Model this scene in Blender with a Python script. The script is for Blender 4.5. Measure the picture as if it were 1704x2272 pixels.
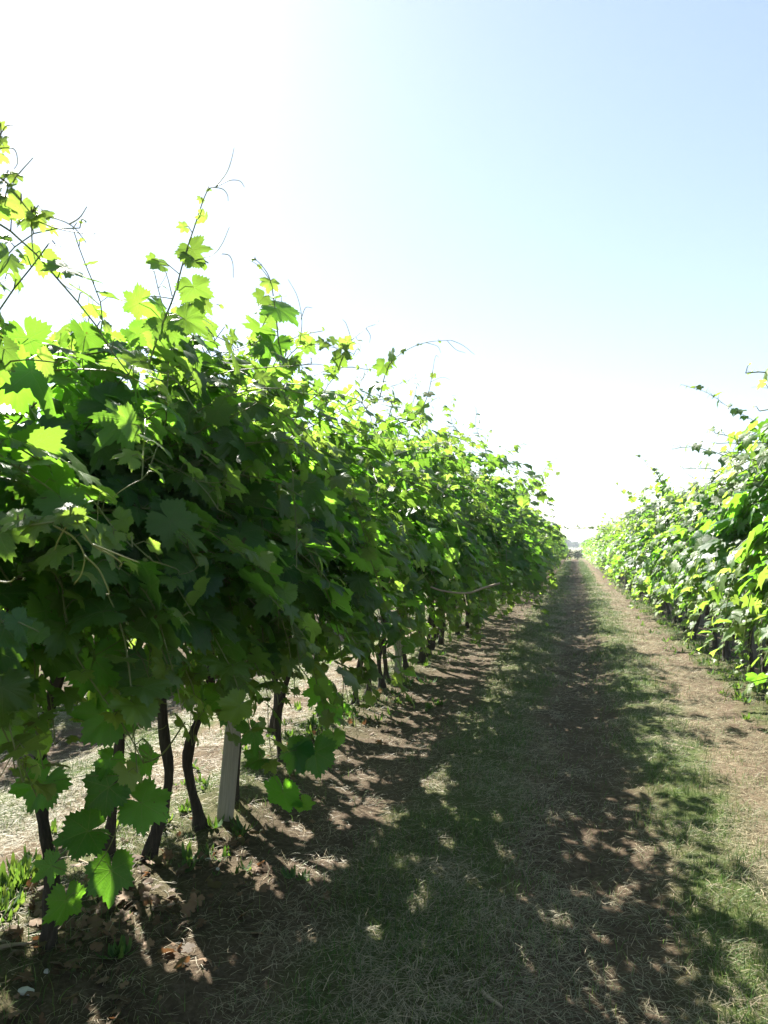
import bpy, math, random
import numpy as np
from mathutils import Vector

# ------------------------------------------------------------------ clear
for o in list(bpy.data.objects):
    bpy.data.objects.remove(o, do_unlink=True)
S = bpy.context.scene
COL = S.collection
R = math.radians
rng = np.random.default_rng(11)

# ------------------------------------------------------------------ camera
CAM_H = 1.65
YAW, PITCH = R(15.0), R(2.8)
FPX = 1576.0                      # focal length in pixels of a 2272 px tall frame
cam_d = bpy.data.cameras.new('camera')
cam_d.sensor_fit = 'VERTICAL'
cam_d.sensor_height = 17.3
cam_d.lens = 17.3 * FPX / 2272.0
cam_d.clip_start = 0.05
cam_d.clip_end = 6000
cam_d.dof.use_dof = True
cam_d.dof.focus_distance = 4.5
cam_d.dof.aperture_fstop = 6.3
cam = bpy.data.objects.new('camera', cam_d)
COL.objects.link(cam)
cam.location = (0, 0, CAM_H)
cam.rotation_euler = (R(90) + PITCH, 0, YAW)
S.camera = cam

# ------------------------------------------------------------------ light
SUN_AZ, SUN_EL = R(-44.0), R(43.0)       # azimuth from +Y towards +X
w = bpy.data.worlds.new('World')
S.world = w
w.use_nodes = True
nt = w.node_tree
nt.nodes.clear()
sky = nt.nodes.new('ShaderNodeTexSky')
sky.sky_type = 'NISHITA'
sky.sun_disc = False
sky.sun_elevation = SUN_EL
sky.sun_rotation = SUN_AZ
sky.air_density = 1.0
sky.dust_density = 0.35
sky.ozone_density = 0.3
bg = nt.nodes.new('ShaderNodeBackground')
bg.inputs['Strength'].default_value = 0.083
wo = nt.nodes.new('ShaderNodeOutputWorld')
gm_ = nt.nodes.new('ShaderNodeGamma')
gm_.inputs[1].default_value = 0.7
nt.links.new(sky.outputs[0], gm_.inputs[0])
nt.links.new(gm_.outputs[0], bg.inputs[0])
nt.links.new(bg.outputs[0], wo.inputs[0])

sun_d = bpy.data.lights.new('sun', 'SUN')
sun_d.energy = 5.0
sun_d.angle = R(0.5)
sun_d.color = (1.0, 0.95, 0.86)
sun = bpy.data.objects.new('sun', sun_d)
COL.objects.link(sun)
SUN = Vector((math.sin(SUN_AZ) * math.cos(SUN_EL), math.cos(SUN_AZ) * math.cos(SUN_EL), math.sin(SUN_EL)))
sun.rotation_euler = SUN.to_track_quat('Z', 'Y').to_euler()
sun.location = SUN * 50

S.view_settings.view_transform = 'Standard'
S.view_settings.look = 'None'
S.view_settings.gamma = 1.0
S.view_settings.exposure = 2.2
S.render.engine = 'CYCLES'
S.cycles.max_bounces = 7
S.cycles.diffuse_bounces = 3
S.cycles.glossy_bounces = 2
S.cycles.transmission_bounces = 5
S.cycles.transparent_max_bounces = 4
S.cycles.use_denoising = True
S.cycles.denoiser = 'OPENIMAGEDENOISE'
S.cycles.denoising_input_passes = 'RGB_ALBEDO_NORMAL'
S.cycles.denoising_prefilter = 'ACCURATE'

# ------------------------------------------------------------------ helpers
def at(px, py, zc):
    """world point seen at a pixel of the 1659 x 2212 view of the photograph, at camera depth zc"""
    px, py = px * 1704 / 1659.0, py * 1704 / 1659.0
    v = Vector(((px - 852) / FPX, -(py - 1136) / FPX, -1.0)) * zc
    from mathutils import Euler
    return np.array(Vector((0, 0, CAM_H)) + Euler((R(90) + PITCH, 0, YAW)).to_matrix() @ v)

def nrm(a):
    return a / np.maximum(np.linalg.norm(a, axis=-1, keepdims=True), 1e-9)

def hashn(ix, iy, seed):
    n = (ix.astype(np.int64) * 374761393 + iy.astype(np.int64) * 668265263 + seed * 1442695041) & 0x7fffffff
    n = ((n ^ (n >> 13)) * 1274126177) & 0x7fffffff
    return ((n ^ (n >> 16)) & 0xffff) / 65535.0

def vnoise(x, y, seed=0):
    ix, iy = np.floor(x), np.floor(y)
    fx, fy = x - ix, y - iy
    fx, fy = fx * fx * (3 - 2 * fx), fy * fy * (3 - 2 * fy)
    a, b = hashn(ix, iy, seed), hashn(ix + 1, iy, seed)
    c, d = hashn(ix, iy + 1, seed), hashn(ix + 1, iy + 1, seed)
    return (a * (1 - fx) + b * fx) * (1 - fy) + (c * (1 - fx) + d * fx) * fy

def fbm(x, y, seed=0):
    return 0.55 * vnoise(x, y, seed) + 0.3 * vnoise(x * 2.1, y * 2.1, seed + 7) + 0.15 * vnoise(x * 4.3, y * 4.3, seed + 13)

def make_mesh(name, V, T, mat, uv=None, tint=None, smooth=True):
    """V (n,3) vertices, T (m,3) triangles"""
    me = bpy.data.meshes.new(name)
    V = np.ascontiguousarray(V, dtype=np.float32)
    T = np.ascontiguousarray(T, dtype=np.int32)
    me.vertices.add(len(V)); me.vertices.foreach_set('co', V.ravel())
    me.loops.add(T.size); me.loops.foreach_set('vertex_index', T.ravel())
    me.polygons.add(len(T))
    me.polygons.foreach_set('loop_start', np.arange(0, T.size, 3, dtype=np.int32))
    me.polygons.foreach_set('use_smooth', np.full(len(T), smooth, dtype=bool))
    if uv is not None:
        l = me.uv_layers.new(name='UVMap')
        l.data.foreach_set('uv', np.ascontiguousarray(uv[T.ravel()], dtype=np.float32).ravel())
    if tint is not None:
        c = me.color_attributes.new('tint', 'FLOAT_COLOR', 'POINT')
        t4 = np.ones((len(V), 4), dtype=np.float32); t4[:, :3] = tint
        c.data.foreach_set('color', t4.ravel())
    me.update(calc_edges=True)
    me.validate()
    me.materials.append(mat)
    return me

class MB:
    def __init__(self): self.V, self.T, self.U, self.C, self.n = [], [], [], [], 0
    def add(self, V, T, uv=None, tint=(0.5, 0.5, 0.5)):
        V = np.asarray(V, dtype=float).reshape(-1, 3); T = np.asarray(T, dtype=int).reshape(-1, 3)
        self.V.append(V); self.T.append(T + self.n); self.n += len(V)
        self.U.append(np.zeros((len(V), 2)) if uv is None else uv)
        t = np.asarray(tint, dtype=float)
        self.C.append(np.broadcast_to(t, (len(V), 3)))
    def mesh(self, name, mat, smooth=True):
        return make_mesh(name, np.concatenate(self.V), np.concatenate(self.T), mat, np.concatenate(self.U), np.concatenate(self.C), smooth)

def link(name, me, parent=None):
    o = bpy.data.objects.new(name, me); COL.objects.link(o)
    if parent is not None: o.parent = parent
    return o

def tag(o, label=None, cat=None, group=None, kind=None):
    if label: o['label'] = label
    if cat: o['category'] = cat
    if group: o['group'] = group
    if kind: o['kind'] = kind
    return o

def empty(name, loc=(0, 0, 0)):
    o = bpy.data.objects.new(name, None); COL.objects.link(o); o.location = loc
    o.empty_display_size = 0.1
    return o

def tube(P, rad, sides=5, cap=True):
    P = np.asarray(P, dtype=float); n = len(P)
    rad = np.broadcast_to(np.asarray(rad, dtype=float), (n,))
    d = np.gradient(P, axis=0); d = nrm(d)
    a = np.array([0, 0, 1.0]) if abs(d[0][2]) < 0.9 else np.array([1.0, 0, 0])
    u = nrm(np.cross(d[0], a)); rings = []
    ang = np.linspace(0, 2 * np.pi, sides, endpoint=False)
    for i in range(n):
        u = nrm(u - d[i] * np.dot(u, d[i])); v = np.cross(d[i], u)
        rings.append(P[i] + rad[i] * (np.cos(ang)[:, None] * u + np.sin(ang)[:, None] * v))
    V = np.concatenate(rings); T = []
    for i in range(n - 1):
        for k in range(sides):
            a0, a1 = i * sides + k, i * sides + (k + 1) % sides
            b0, b1 = a0 + sides, a1 + sides
            T += [(a0, a1, b1), (a0, b1, b0)]
    if cap:
        V = np.concatenate([V, P[:1], P[-1:]]); c0, c1 = len(V) - 2, len(V) - 1
        for k in range(sides):
            T.append((c0, (k + 1) % sides, k))
            T.append((c1, (n - 1) * sides + k, (n - 1) * sides + (k + 1) % sides))
    return V, np.array(T)

def smooth_path(pts, n):
    pts = np.asarray(pts, dtype=float); m = len(pts)
    ext = np.vstack([2 * pts[0] - pts[1], pts, 2 * pts[-1] - pts[-2]])
    out = []
    for t in np.linspace(0, m - 1 - 1e-6, n):
        i = int(t); f = t - i
        p0, p1, p2, p3 = ext[i], ext[i + 1], ext[i + 2], ext[i + 3]
        out.append(0.5 * ((2 * p1) + (-p0 + p2) * f + (2 * p0 - 5 * p1 + 4 * p2 - p3) * f * f + (-p0 + 3 * p1 - 3 * p2 + p3) * f ** 3))
    return np.array(out)

# ------------------------------------------------------------------ materials
class NT:
    def __init__(self, name):
        self.m = bpy.data.materials.new(name); self.m.use_nodes = True
        self.t = self.m.node_tree; self.t.nodes.clear()
        self.out = self.t.nodes.new('ShaderNodeOutputMaterial')
    def n(self, typ, **kw):
        x = self.t.nodes.new(typ)
        for k, v in kw.items(): setattr(x, k, v)
        return x
    def l(self, a, b): self.t.links.new(a, b)
    def val(self, sock, v):
        if hasattr(v, 'is_output') or isinstance(v, bpy.types.NodeSocket): self.l(v, sock)
        else: sock.default_value = v
    def math(self, op, a, b=0.0, c=0.0, clamp=False):
        x = self.n('ShaderNodeMath', operation=op, use_clamp=clamp)
        for i, v in enumerate((a, b, c)): self.val(x.inputs[i], v)
        return x.outputs[0]
    def mix(self, f, a, b, mode='MIX'):
        x = self.n('ShaderNodeMix', data_type='RGBA', blend_type=mode)
        self.val(x.inputs[0], f)
        for s, v in ((x.inputs[6], a), (x.inputs[7], b)):
            if isinstance(v, tuple): s.default_value = (*v, 1.0)
            else: self.l(v, s)
        return x.outputs[2]
    def noise(self, scale, detail=3, rough=0.55, vec=None, dim='3D'):
        x = self.n('ShaderNodeTexNoise', noise_dimensions=dim)
        x.inputs['Scale'].default_value = scale; x.inputs['Detail'].default_value = detail
        x.inputs['Roughness'].default_value = rough
        if vec is not None: self.l(vec, x.inputs['Vector'])
        return x.outputs[0]
    def ramp(self, f, stops, interp='LINEAR'):
        x = self.n('ShaderNodeValToRGB'); e = x.color_ramp; e.interpolation = interp
        while len(e.elements) < len(stops): e.elements.new(0.5)
        for el, (p, c) in zip(e.elements, stops):
            el.position = p; el.color = (*c, 1.0) if isinstance(c, tuple) else (c, c, c, 1.0)
        self.l(f, x.inputs[0])
        return x.outputs[0]

def leaf_material(name, mature, young, t_mature, t_young, trans=0.45, rough=0.36, veins=True):
    N = NT(name)
    at_ = N.n('ShaderNodeAttribute', attribute_name='tint')
    sep = N.n('ShaderNodeSeparateColor'); N.l(at_.outputs['Color'], sep.inputs[0])
    hue, age, rnd = sep.outputs[0], sep.outputs[1], sep.outputs[2]
    base = N.mix(age, mature, young)
    tcol = N.mix(age, t_mature, t_young)
    var = N.math('MULTIPLY_ADD', hue, 0.7, 0.65)
    vcol = N.n('ShaderNodeCombineColor')
    for i in range(3): N.l(var, vcol.inputs[i])
    base = N.mix(1.0, base, vcol.outputs[0], 'MULTIPLY')
    tcol = N.mix(1.0, tcol, vcol.outputs[0], 'MULTIPLY')
    geo = N.n('ShaderNodeNewGeometry')
    n1 = N.noise(26, 2, 0.6)
    base = N.mix(N.math('MULTIPLY', n1, 0.4), base, (0.014, 0.055, 0.014))
    # a leaf's underside is paler and duller
    base = N.mix(N.math('MULTIPLY', geo.outputs['Backfacing'], 0.65), base, (0.042, 0.095, 0.032))
    spot = N.math('MULTIPLY', N.math('GREATER_THAN', N.noise(34, 2, 0.5), 0.72), 0.7)
    base = N.mix(spot, base, (0.11, 0.07, 0.03)); tcol = N.mix(spot, tcol, (0.10, 0.06, 0.01))
    bump_h = N.noise(90, 2, 0.6)
    if veins:
        uv = N.n('ShaderNodeUVMap', uv_map='UVMap')
        sx = N.n('ShaderNodeSeparateXYZ'); N.l(uv.outputs[0], sx.inputs[0])
        ax = N.math('ABSOLUTE', sx.outputs[0]); y = sx.outputs[1]
        vein = None
        for a, wd in ((0, 0.024), (52, 0.020), (106, 0.017)):
            s, c = math.sin(R(a)), math.cos(R(a))
            along = N.math('ADD', N.math('MULTIPLY', ax, s), N.math('MULTIPLY', y, c))
            across = N.math('ABSOLUTE', N.math('SUBTRACT', N.math('MULTIPLY', ax, c), N.math('MULTIPLY', y, s)))
            m = N.math('SUBTRACT', 1.0, N.math('DIVIDE', across, N.math('MULTIPLY', N.math('SUBTRACT', 1.15, along), wd)), clamp=True)
            m = N.math('MULTIPLY', m, N.math('GREATER_THAN', along, 0.0))
            # side veins leave the main vein at an angle
            sv = N.math('SINE', N.math('MULTIPLY', N.math('SUBTRACT', along, N.math('MULTIPLY', across, 1.1)), 38.0))
            sv = N.math('MULTIPLY', N.math('GREATER_THAN', sv, 0.93), 0.35)
            sv = N.math('MULTIPLY', sv, N.math('MULTIPLY', N.math('LESS_THAN', across, N.math('MULTIPLY', along, 0.46)), N.math('GREATER_THAN', along, 0.05)))
            m = N.math('MAXIMUM', m, sv)
            vein = m if vein is None else N.math('MAXIMUM', vein, m)
        base = N.mix(N.math('MULTIPLY', vein, 0.55), base, (0.15, 0.21, 0.07))
        tcol = N.mix(N.math('MULTIPLY', vein, 0.4), tcol, (0.24, 0.34, 0.05))
        bump_h = N.math('SUBTRACT', bump_h, N.math('MULTIPLY', vein, 0.7))
    bp = N.n('ShaderNodeBump'); bp.inputs['Strength'].default_value = 0.35; bp.inputs['Distance'].default_value = 0.004
    N.l(bump_h, bp.inputs['Height'])
    p = N.n('ShaderNodeBsdfPrincipled')
    N.l(base, p.inputs['Base Color'])
    N.l(N.math('ADD', N.math('MULTIPLY_ADD', rnd, 0.14, rough), N.math('MULTIPLY', geo.outputs['Backfacing'], 0.25)), p.inputs['Roughness'])
    p.inputs['Specular IOR Level'].default_value = 0.40
    N.l(bp.outputs[0], p.inputs['Normal'])
    tr = N.n('ShaderNodeBsdfTranslucent'); N.l(tcol, tr.inputs['Color'])
    N.l(bp.outputs[0], tr.inputs['Normal'])
    ms = N.n('ShaderNodeMixShader'); ms.inputs[0].default_value = trans
    N.l(p.outputs[0], ms.inputs[1]); N.l(tr.outputs[0], ms.inputs[2])
    N.l(ms.outputs[0], N.out.inputs[0])
    return N.m

M = {}
M['leaf'] = leaf_material('vine_leaf', (0.011, 0.058, 0.021), (0.12, 0.19, 0.03), (0.165, 0.44, 0.022), (0.31, 0.45, 0.06), trans=0.53)
M['dead_leaf'] = leaf_material('dead_leaf', (0.07, 0.03, 0.017), (0.19, 0.115, 0.07), (0.20, 0.08, 0.03), (0.25, 0.12, 0.05), trans=0.2, rough=0.7, veins=False)
M['weed'] = leaf_material('weed_leaf', (0.04, 0.10, 0.02), (0.11, 0.17, 0.035), (0.11, 0.23, 0.02), (0.21, 0.29, 0.04), trans=0.35, rough=0.5, veins=False)

def blade_material(name, c0, c1, trans):
    N = NT(name)
    at_ = N.n('ShaderNodeAttribute', attribute_name='tint')
    sep = N.n('ShaderNodeSeparateColor'); N.l(at_.outputs['Color'], sep.inputs[0])
    col = N.mix(sep.outputs[0], c0, c1)
    var = N.math('MULTIPLY_ADD', sep.outputs[1], 0.8, 0.6)
    vc = N.n('ShaderNodeCombineColor')
    for i in range(3): N.l(var, vc.inputs[i])
    col = N.mix(1.0, col, vc.outputs[0], 'MULTIPLY')
    p = N.n('ShaderNodeBsdfPrincipled'); N.l(col, p.inputs['Base Color']); p.inputs['Roughness'].default_value = 0.55
    p.inputs['Specular IOR Level'].default_value = 0.35
    tr = N.n('ShaderNodeBsdfTranslucent'); N.l(col, tr.inputs['Color'])
    ms = N.n('ShaderNodeMixShader'); ms.inputs[0].default_value = trans
    N.l(p.outputs[0], ms.inputs[1]); N.l(tr.outputs[0], ms.inputs[2]); N.l(ms.outputs[0], N.out.inputs[0])
    return N.m
M['grass'] = blade_material('grass_blade', (0.05, 0.115, 0.02), (0.17, 0.19, 0.055), 0.4)
M['straw'] = blade_material('dry_clipping', (0.34, 0.275, 0.18), (0.11, 0.125, 0.065), 0.15)

def bark_material():
    N = NT('vine_bark')
    tc = N.n('ShaderNodeTexCoord'); mp = N.n('ShaderNodeMapping'); N.l(tc.outputs['Object'], mp.inputs[0])
    mp.inputs['Scale'].default_value = (9, 9, 1.2)
    n = N.noise(9, 5, 0.65, mp.outputs[0])
    n2 = N.noise(5, 2)
    col = N.ramp(n, [(0.30, (0.010, 0.007, 0.005)), (0.55, (0.036, 0.026, 0.018)), (0.75, (0.085, 0.066, 0.048))])
    col = N.mix(N.math('MULTIPLY', n2, 0.4), col, (0.035, 0.03, 0.022))
    p = N.n('ShaderNodeBsdfPrincipled'); N.l(col, p.inputs['Base Color']); p.inputs['Roughness'].default_value = 0.9
    b = N.n('ShaderNodeBump'); b.inputs['Strength'].default_value = 1.0; b.inputs['Distance'].default_value = 0.02
    N.l(n, b.inputs['Height']); N.l(b.outputs[0], p.inputs['Normal']); N.l(p.outputs[0], N.out.inputs[0])
    return N.m
M['bark'] = bark_material()

def simple_material(name, c0, c1, scale=12, rough=0.8, bump=0.3, spec=0.3, trans=0.0, detail=4):
    N = NT(name)
    n = N.noise(scale, detail, 0.6)
    col = N.mix(n, c0, c1)
    p = N.n('ShaderNodeBsdfPrincipled'); N.l(col, p.inputs['Base Color']); p.inputs['Roughness'].default_value = rough
    p.inputs['Specular IOR Level'].default_value = spec
    b = N.n('ShaderNodeBump'); b.inputs['Strength'].default_value = bump; b.inputs['Distance'].default_value = 0.01
    N.l(N.noise(scale * 6, 3), b.inputs['Height']); N.l(b.outputs[0], p.inputs['Normal'])
    sh = p.outputs[0]
    if trans:
        tr = N.n('ShaderNodeBsdfTranslucent'); N.l(col, tr.inputs['Color'])
        ms = N.n('ShaderNodeMixShader'); ms.inputs[0].default_value = trans
        N.l(sh, ms.inputs[1]); N.l(tr.outputs[0], ms.inputs[2]); sh = ms.outputs[0]
    N.l(sh, N.out.inputs[0])
    return N.m
M['cane'] = simple_material('green_cane', (0.10, 0.15, 0.03), (0.17, 0.17, 0.055), 6, 0.5, 0.1, 0.4, 0.15)
M['tendril'] = simple_material('tendril', (0.17, 0.21, 0.045), (0.24, 0.23, 0.065), 6, 0.45, 0.05, 0.4, 0.25)
M['dry_wood'] = simple_material('dry_wood', (0.20, 0.15, 0.10), (0.42, 0.34, 0.24), 30, 0.85, 0.4)
M['concrete'] = simple_material('post_concrete', (0.17, 0.15, 0.12), (0.44, 0.41, 0.35), 9, 0.9, 0.5)
M['stone'] = simple_material('pale_stone', (0.40, 0.39, 0.36), (0.60, 0.58, 0.54), 20, 0.9, 0.5)
M['far_leaf'] = simple_material('far_foliage', (0.03, 0.07, 0.02), (0.09, 0.15, 0.04), 3, 0.8, 0.2)
M['hill'] = simple_material('hill_land', (0.07, 0.11, 0.06), (0.20, 0.17, 0.10), 0.012, 0.95, 0.0)

# rows run along +Y, 4.2 m apart
PITCH_X, ROW0 = 4.2, -2.2
BAND = [  # position across one alley (metres from a row) -> soil / straw / grass share
    (0.0, 'weedy'), (0.45, 'soil'), (1.15, 'grass'), (1.95, 'track'), (2.60, 'grass'), (3.20, 'straw'), (3.80, 'weedy'), (4.2, 'weedy')]

def ground_material():
    N = NT('vineyard_soil')
    tc = N.n('ShaderNodeTexCoord'); o = tc.outputs['Object']
    sx = N.n('ShaderNodeSeparateXYZ'); N.l(o, sx.inputs[0])
    mp = N.n('ShaderNodeMapping'); N.l(o, mp.inputs[0]); mp.inputs['Scale'].default_value = (1.0, 0.55, 1.0)
    wob = N.math('MULTIPLY', N.math('SUBTRACT', N.noise(1.7, 5, 0.65, mp.outputs[0]), 0.5), 0.7)
    x = N.math('ADD', N.math('ADD', sx.outputs[0], -ROW0), wob)
    u = N.math('DIVIDE', N.math('FLOORED_MODULO', x, PITCH_X), PITCH_X)
    soil = N.ramp(N.noise(30, 6, 0.7, o), [(0.25, (0.042, 0.029, 0.020)), (0.5, (0.096, 0.069, 0.048)), (0.8, (0.185, 0.150, 0.115))])
    straw = N.ramp(N.noise(60, 5, 0.8, o), [(0.25, (0.08, 0.06, 0.038)), (0.5, (0.215, 0.165, 0.112)), (0.8, (0.42, 0.35, 0.23))])
    thatch = N.ramp(N.noise(50, 5, 0.8, o), [(0.25, (0.026, 0.050, 0.012)), (0.5, (0.078, 0.118, 0.032)), (0.8, (0.20, 0.21, 0.085))])
    gm = N.ramp(u, [(0.0, 0.5), (0.10, 0.1), (0.24, 0.0), (0.30, 0.75), (0.40, 0.85), (0.46, 0.0), (0.60, 0.05), (0.65, 1.0), (0.73, 0.95), (0.77, 0.0), (0.90, 0.0), (0.94, 0.8), (1.0, 0.5)])
    sm = N.ramp(u, [(0.0, 0.1), (0.15, 0.0), (0.28, 0.25), (0.45, 0.35), (0.50, 0.0), (0.60, 0.0), (0.66, 0.3), (0.75, 0.8), (0.80, 0.85), (0.86, 0.35), (1.0, 0.1)])
    big = N.noise(0.9, 4, 0.6, o)
    gmx = N.math('MULTIPLY', gm, N.math('MULTIPLY_ADD', N.math('ADD', N.math('MULTIPLY', big, 0.5), N.math('MULTIPLY', N.noise(3.2, 4, 0.6, o), 0.5)), 4.5, -1.35, clamp=True), clamp=True)
    smx = N.math('ADD', sm, N.math('MULTIPLY', N.math('SUBTRACT', N.noise(2.6, 5, 0.7, o), 0.5), 1.6), clamp=True)
    col = N.mix(smx, soil, straw)
    col = N.mix(gmx, col, thatch)
    # beyond the vineyard the land is dry field and meadow
    far = N.math('MULTIPLY', N.math('SUBTRACT', sx.outputs[1], 92.0), 0.1, clamp=True)
    col = N.mix(far, col, N.ramp(N.noise(0.02, 3, 0.5, o), [(0.35, (0.09, 0.13, 0.05)), (0.6, (0.24, 0.20, 0.11))]))
    col = N.mix(1.0, col, (0.74, 0.72, 0.70), 'MULTIPLY')
    p = N.n('ShaderNodeBsdfPrincipled'); N.l(col, p.inputs['Base Color']); p.inputs['Roughness'].default_value = 0.95
    p.inputs['Specular IOR Level'].default_value = 0.10
    b = N.n('ShaderNodeBump'); b.inputs['Strength'].default_value = 0.8; b.inputs['Distance'].default_value = 0.02
    h = N.math('ADD', N.noise(45, 6, 0.75, o), N.math('MULTIPLY', N.noise(9, 4, 0.6, o), 1.5))
    N.l(h, b.inputs['Height']); N.l(b.outputs[0], p.inputs['Normal']); N.l(p.outputs[0], N.out.inputs[0])
    return N.m
M['ground'] = ground_material()

# ------------------------------------------------------------------ ground
ROW_END = 86.0
def gz(x, y):
    """height of the ground: low ridges under the rows, two shallow wheel ruts, small lumps"""
    x = np.asarray(x, dtype=float); y = np.asarray(y, dtype=float)
    u = np.mod(x - ROW0, PITCH_X)
    ridge = 0.05 * np.exp(-(np.minimum(u, PITCH_X - u) / 0.35) ** 2)
    rut = -0.045 * np.exp(-((u - 2.25) / 0.30) ** 2) + 0.02 * np.exp(-((u - 1.5) / 0.3) ** 2) + 0.025 * np.exp(-((u - 2.9) / 0.3) ** 2)
    fade = np.clip((95 - y) / 10, 0, 1) * np.clip((14 - np.abs(x)) / 3, 0, 1)
    lump = 0.05 * (fbm(x * 2.3, y * 2.3, 3) - 0.5) + 0.05 * (fbm(x * 0.5, y * 0.35, 5) - 0.5)
    return (ridge + rut + lump) * fade

def build_ground():
    xs = np.unique(np.concatenate([np.linspace(-9, 7, 240), np.linspace(-60, -9, 40), np.linspace(7, 60, 40),
                                   -np.geomspace(60, 1500, 16), np.geomspace(60, 1500, 16)]))
    ys = np.unique(np.concatenate([-np.geomspace(3, 400, 14), np.linspace(-3, 12, 230), np.linspace(12, 40, 150),
                                   np.linspace(40, 100, 100), np.geomspace(100, 1300, 30)]))
    X, Y = np.meshgrid(xs, ys)
    Z = gz(X, Y)
    V = np.stack([X, Y, Z], -1).reshape(-1, 3)
    nx, ny = len(xs), len(ys)
    i = (np.arange(ny - 1)[:, None] * nx + np.arange(nx - 1)[None]).ravel()
    T = np.concatenate([np.stack([i, i + 1, i + nx + 1], -1), np.stack([i, i + nx + 1, i + nx], -1)])
    o = link('ground', make_mesh('ground', V, T, M['ground']))
    tag(o, kind='structure')
build_ground()

def build_hills():
    xs = np.linspace(-1450, 1450, 200); ds = np.linspace(0, 700, 24)
    X, D = np.meshgrid(xs, ds)
    prof = np.sin(np.clip(D / 520, 0, 1) * np.pi / 2) ** 1.3
    H = (5 + 6 * fbm(X * 0.004 + 40, D * 0.002, 21)) * prof + 3 * (fbm(X * 0.02, D * 0.02, 22) - 0.4) * prof
    V = np.stack([X, 420 + D, H - 0.4], -1).reshape(-1, 3)
    nx, ny = len(xs), len(ds)
    i = (np.arange(ny - 1)[:, None] * nx + np.arange(nx - 1)[None]).ravel()
    T = np.concatenate([np.stack([i, i + 1, i + nx + 1], -1), np.stack([i, i + nx + 1, i + nx], -1)])
    tag(link('hills', make_mesh('hills', V, T, M['hill'])), kind='structure')
build_hills()

# ------------------------------------------------------------------ vine leaves
def leaf_outline(n, seed, deep):
    r = np.random.default_rng(seed)
    key = np.array([0, 26, 52, 80, 106, 132, 156, 170, 180.0])
    rad = np.array([1.0, 0.80 - 0.30 * deep, 0.95, 0.76 - 0.29 * deep, 0.84, 0.72, 0.70, 0.50, 0.10])
    ang = np.linspace(-180, 180, n, endpoint=False)
    skew = 1 + r.normal(0, 0.05, 9), 1 + r.normal(0, 0.05, 9)
    out = []
    for i, a in enumerate(ang):
        k = skew[0] if a < 0 else skew[1]
        q = int(np.clip(np.searchsorted(key, abs(a), 'right') - 1, 0, 7)); tt = (abs(a) - key[q]) / (key[q + 1] - key[q])
        tt = 0.5 * tt + 0.5 * (0.5 - 0.5 * math.cos(math.pi * tt)); v = (rad * k)[q] * (1 - tt) + (rad * k)[q + 1] * tt
        if abs(a) < 165:
            v *= 1 + (0.075 if n >= 40 else 0.06) * (1 if i % 2 else -1) * r.uniform(0.6, 1.3)
        out.append(v)
    out = np.array(out); th = np.radians(ang)
    return np.stack([np.sin(th) * out, np.cos(th) * out], -1)

def leaf_base(n, seed, deep, rings=(0.5,)):
    r = np.random.default_rng(seed + 100)
    O = leaf_outline(n, seed, deep)
    P = [np.zeros((1, 2))] + [O * k for k in rings] + [O]
    P = np.concatenate(P)
    rr = np.linalg.norm(P, axis=1); th = np.arctan2(P[:, 0], P[:, 1])
    cup = r.uniform(-0.12, 0.34); fold = r.uniform(0.0, 0.40); wav = r.uniform(0.03, 0.12); ph = r.uniform(0, 6.28)
    z = -cup * rr ** 2 + fold * np.abs(P[:, 0]) * (1 - 0.35 * rr) + wav * np.sin(5 * th + ph) * rr ** 2 \
        + 0.05 * np.sin(11 * th + ph * 2) * rr ** 3 - r.uniform(0, 0.35) * np.clip(P[:, 1], 0, 2) ** 2 * 0.8
    V = np.concatenate([P, z[:, None]], 1)
    T = []
    for k in range(n):
        T.append((0, 1 + (k + 1) % n, 1 + k))
    for q in range(len(rings)):
        a, b = 1 + q * n, 1 + (q + 1) * n
        for k in range(n):
            k2 = (k + 1) % n
            T += [(a + k, a + k2, b + k2), (a + k, b + k2, b + k)]
    T = np.array(T)
    # faces up (+z)
    nn = np.cross(V[T[:, 1]] - V[T[:, 0]], V[T[:, 2]] - V[T[:, 0]])
    T[nn[:, 2] < 0] = T[nn[:, 2] < 0][:, ::-1]
    return V * 0.55, T, P            # width of about one unit

LEAVES = {
    0: [leaf_base(64, s, d, (0.34, 0.7)) for s, d in ((1, 0.2), (2, 0.6), (3, 0.9), (4, 0.4), (5, 0.05), (6, 0.7), (7, 0.5), (8, 0.3), (9, 0.1), (10, 0.55))],
    1: [leaf_base(30, s, d, (0.55,)) for s, d in ((1, 0.3), (2, 0.75), (3, 1.0), (4, 0.5), (5, 0.1), (6, 0.8))],
    2: [leaf_base(14, s, d, ()) for s, d in ((1, 0.4), (2, 0.7), (3, 0.9), (4, 0.2))],
    3: [leaf_base(7, s, d, ()) for s, d in ((1, 0.2), (2, 0.4))],
}

def scatter_leaves(mb, lod, pos, nor, tip, size, tint, r):
    """blades at pos with upper side nor, pointing along tip"""
    nor = nrm(nor); tip = nrm(tip - nor * np.sum(tip * nor, -1, keepdims=True)); side = np.cross(tip, nor)
    kinds = r.integers(0, len(LEAVES[lod]), len(pos))
    for k, (V, T, P) in enumerate(LEAVES[lod]):
        ix = np.nonzero(kinds == k)[0]
        if not len(ix): continue
        sgn = np.where(r.random(len(ix)) < 0.5, -1.0, 1.0)
        nz = r.uniform(0.3, 1.5, len(ix))
        W = (V[None, :, 0, None] * side[ix][:, None] + V[None, :, 1, None] * tip[ix][:, None] + V[None, :, 2, None] * nz[:, None, None] * nor[ix][:, None])
        W = W * size[ix][:, None, None] + pos[ix][:, None]
        n = len(V)
        TT = (T[None] + (np.arange(len(ix)) * n)[:, None, None]).reshape(-1, 3)
        mb.add(W.reshape(-1, 3), TT, np.tile(P, (len(ix), 1)), np.repeat(tint[ix], n, axis=0))

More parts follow.
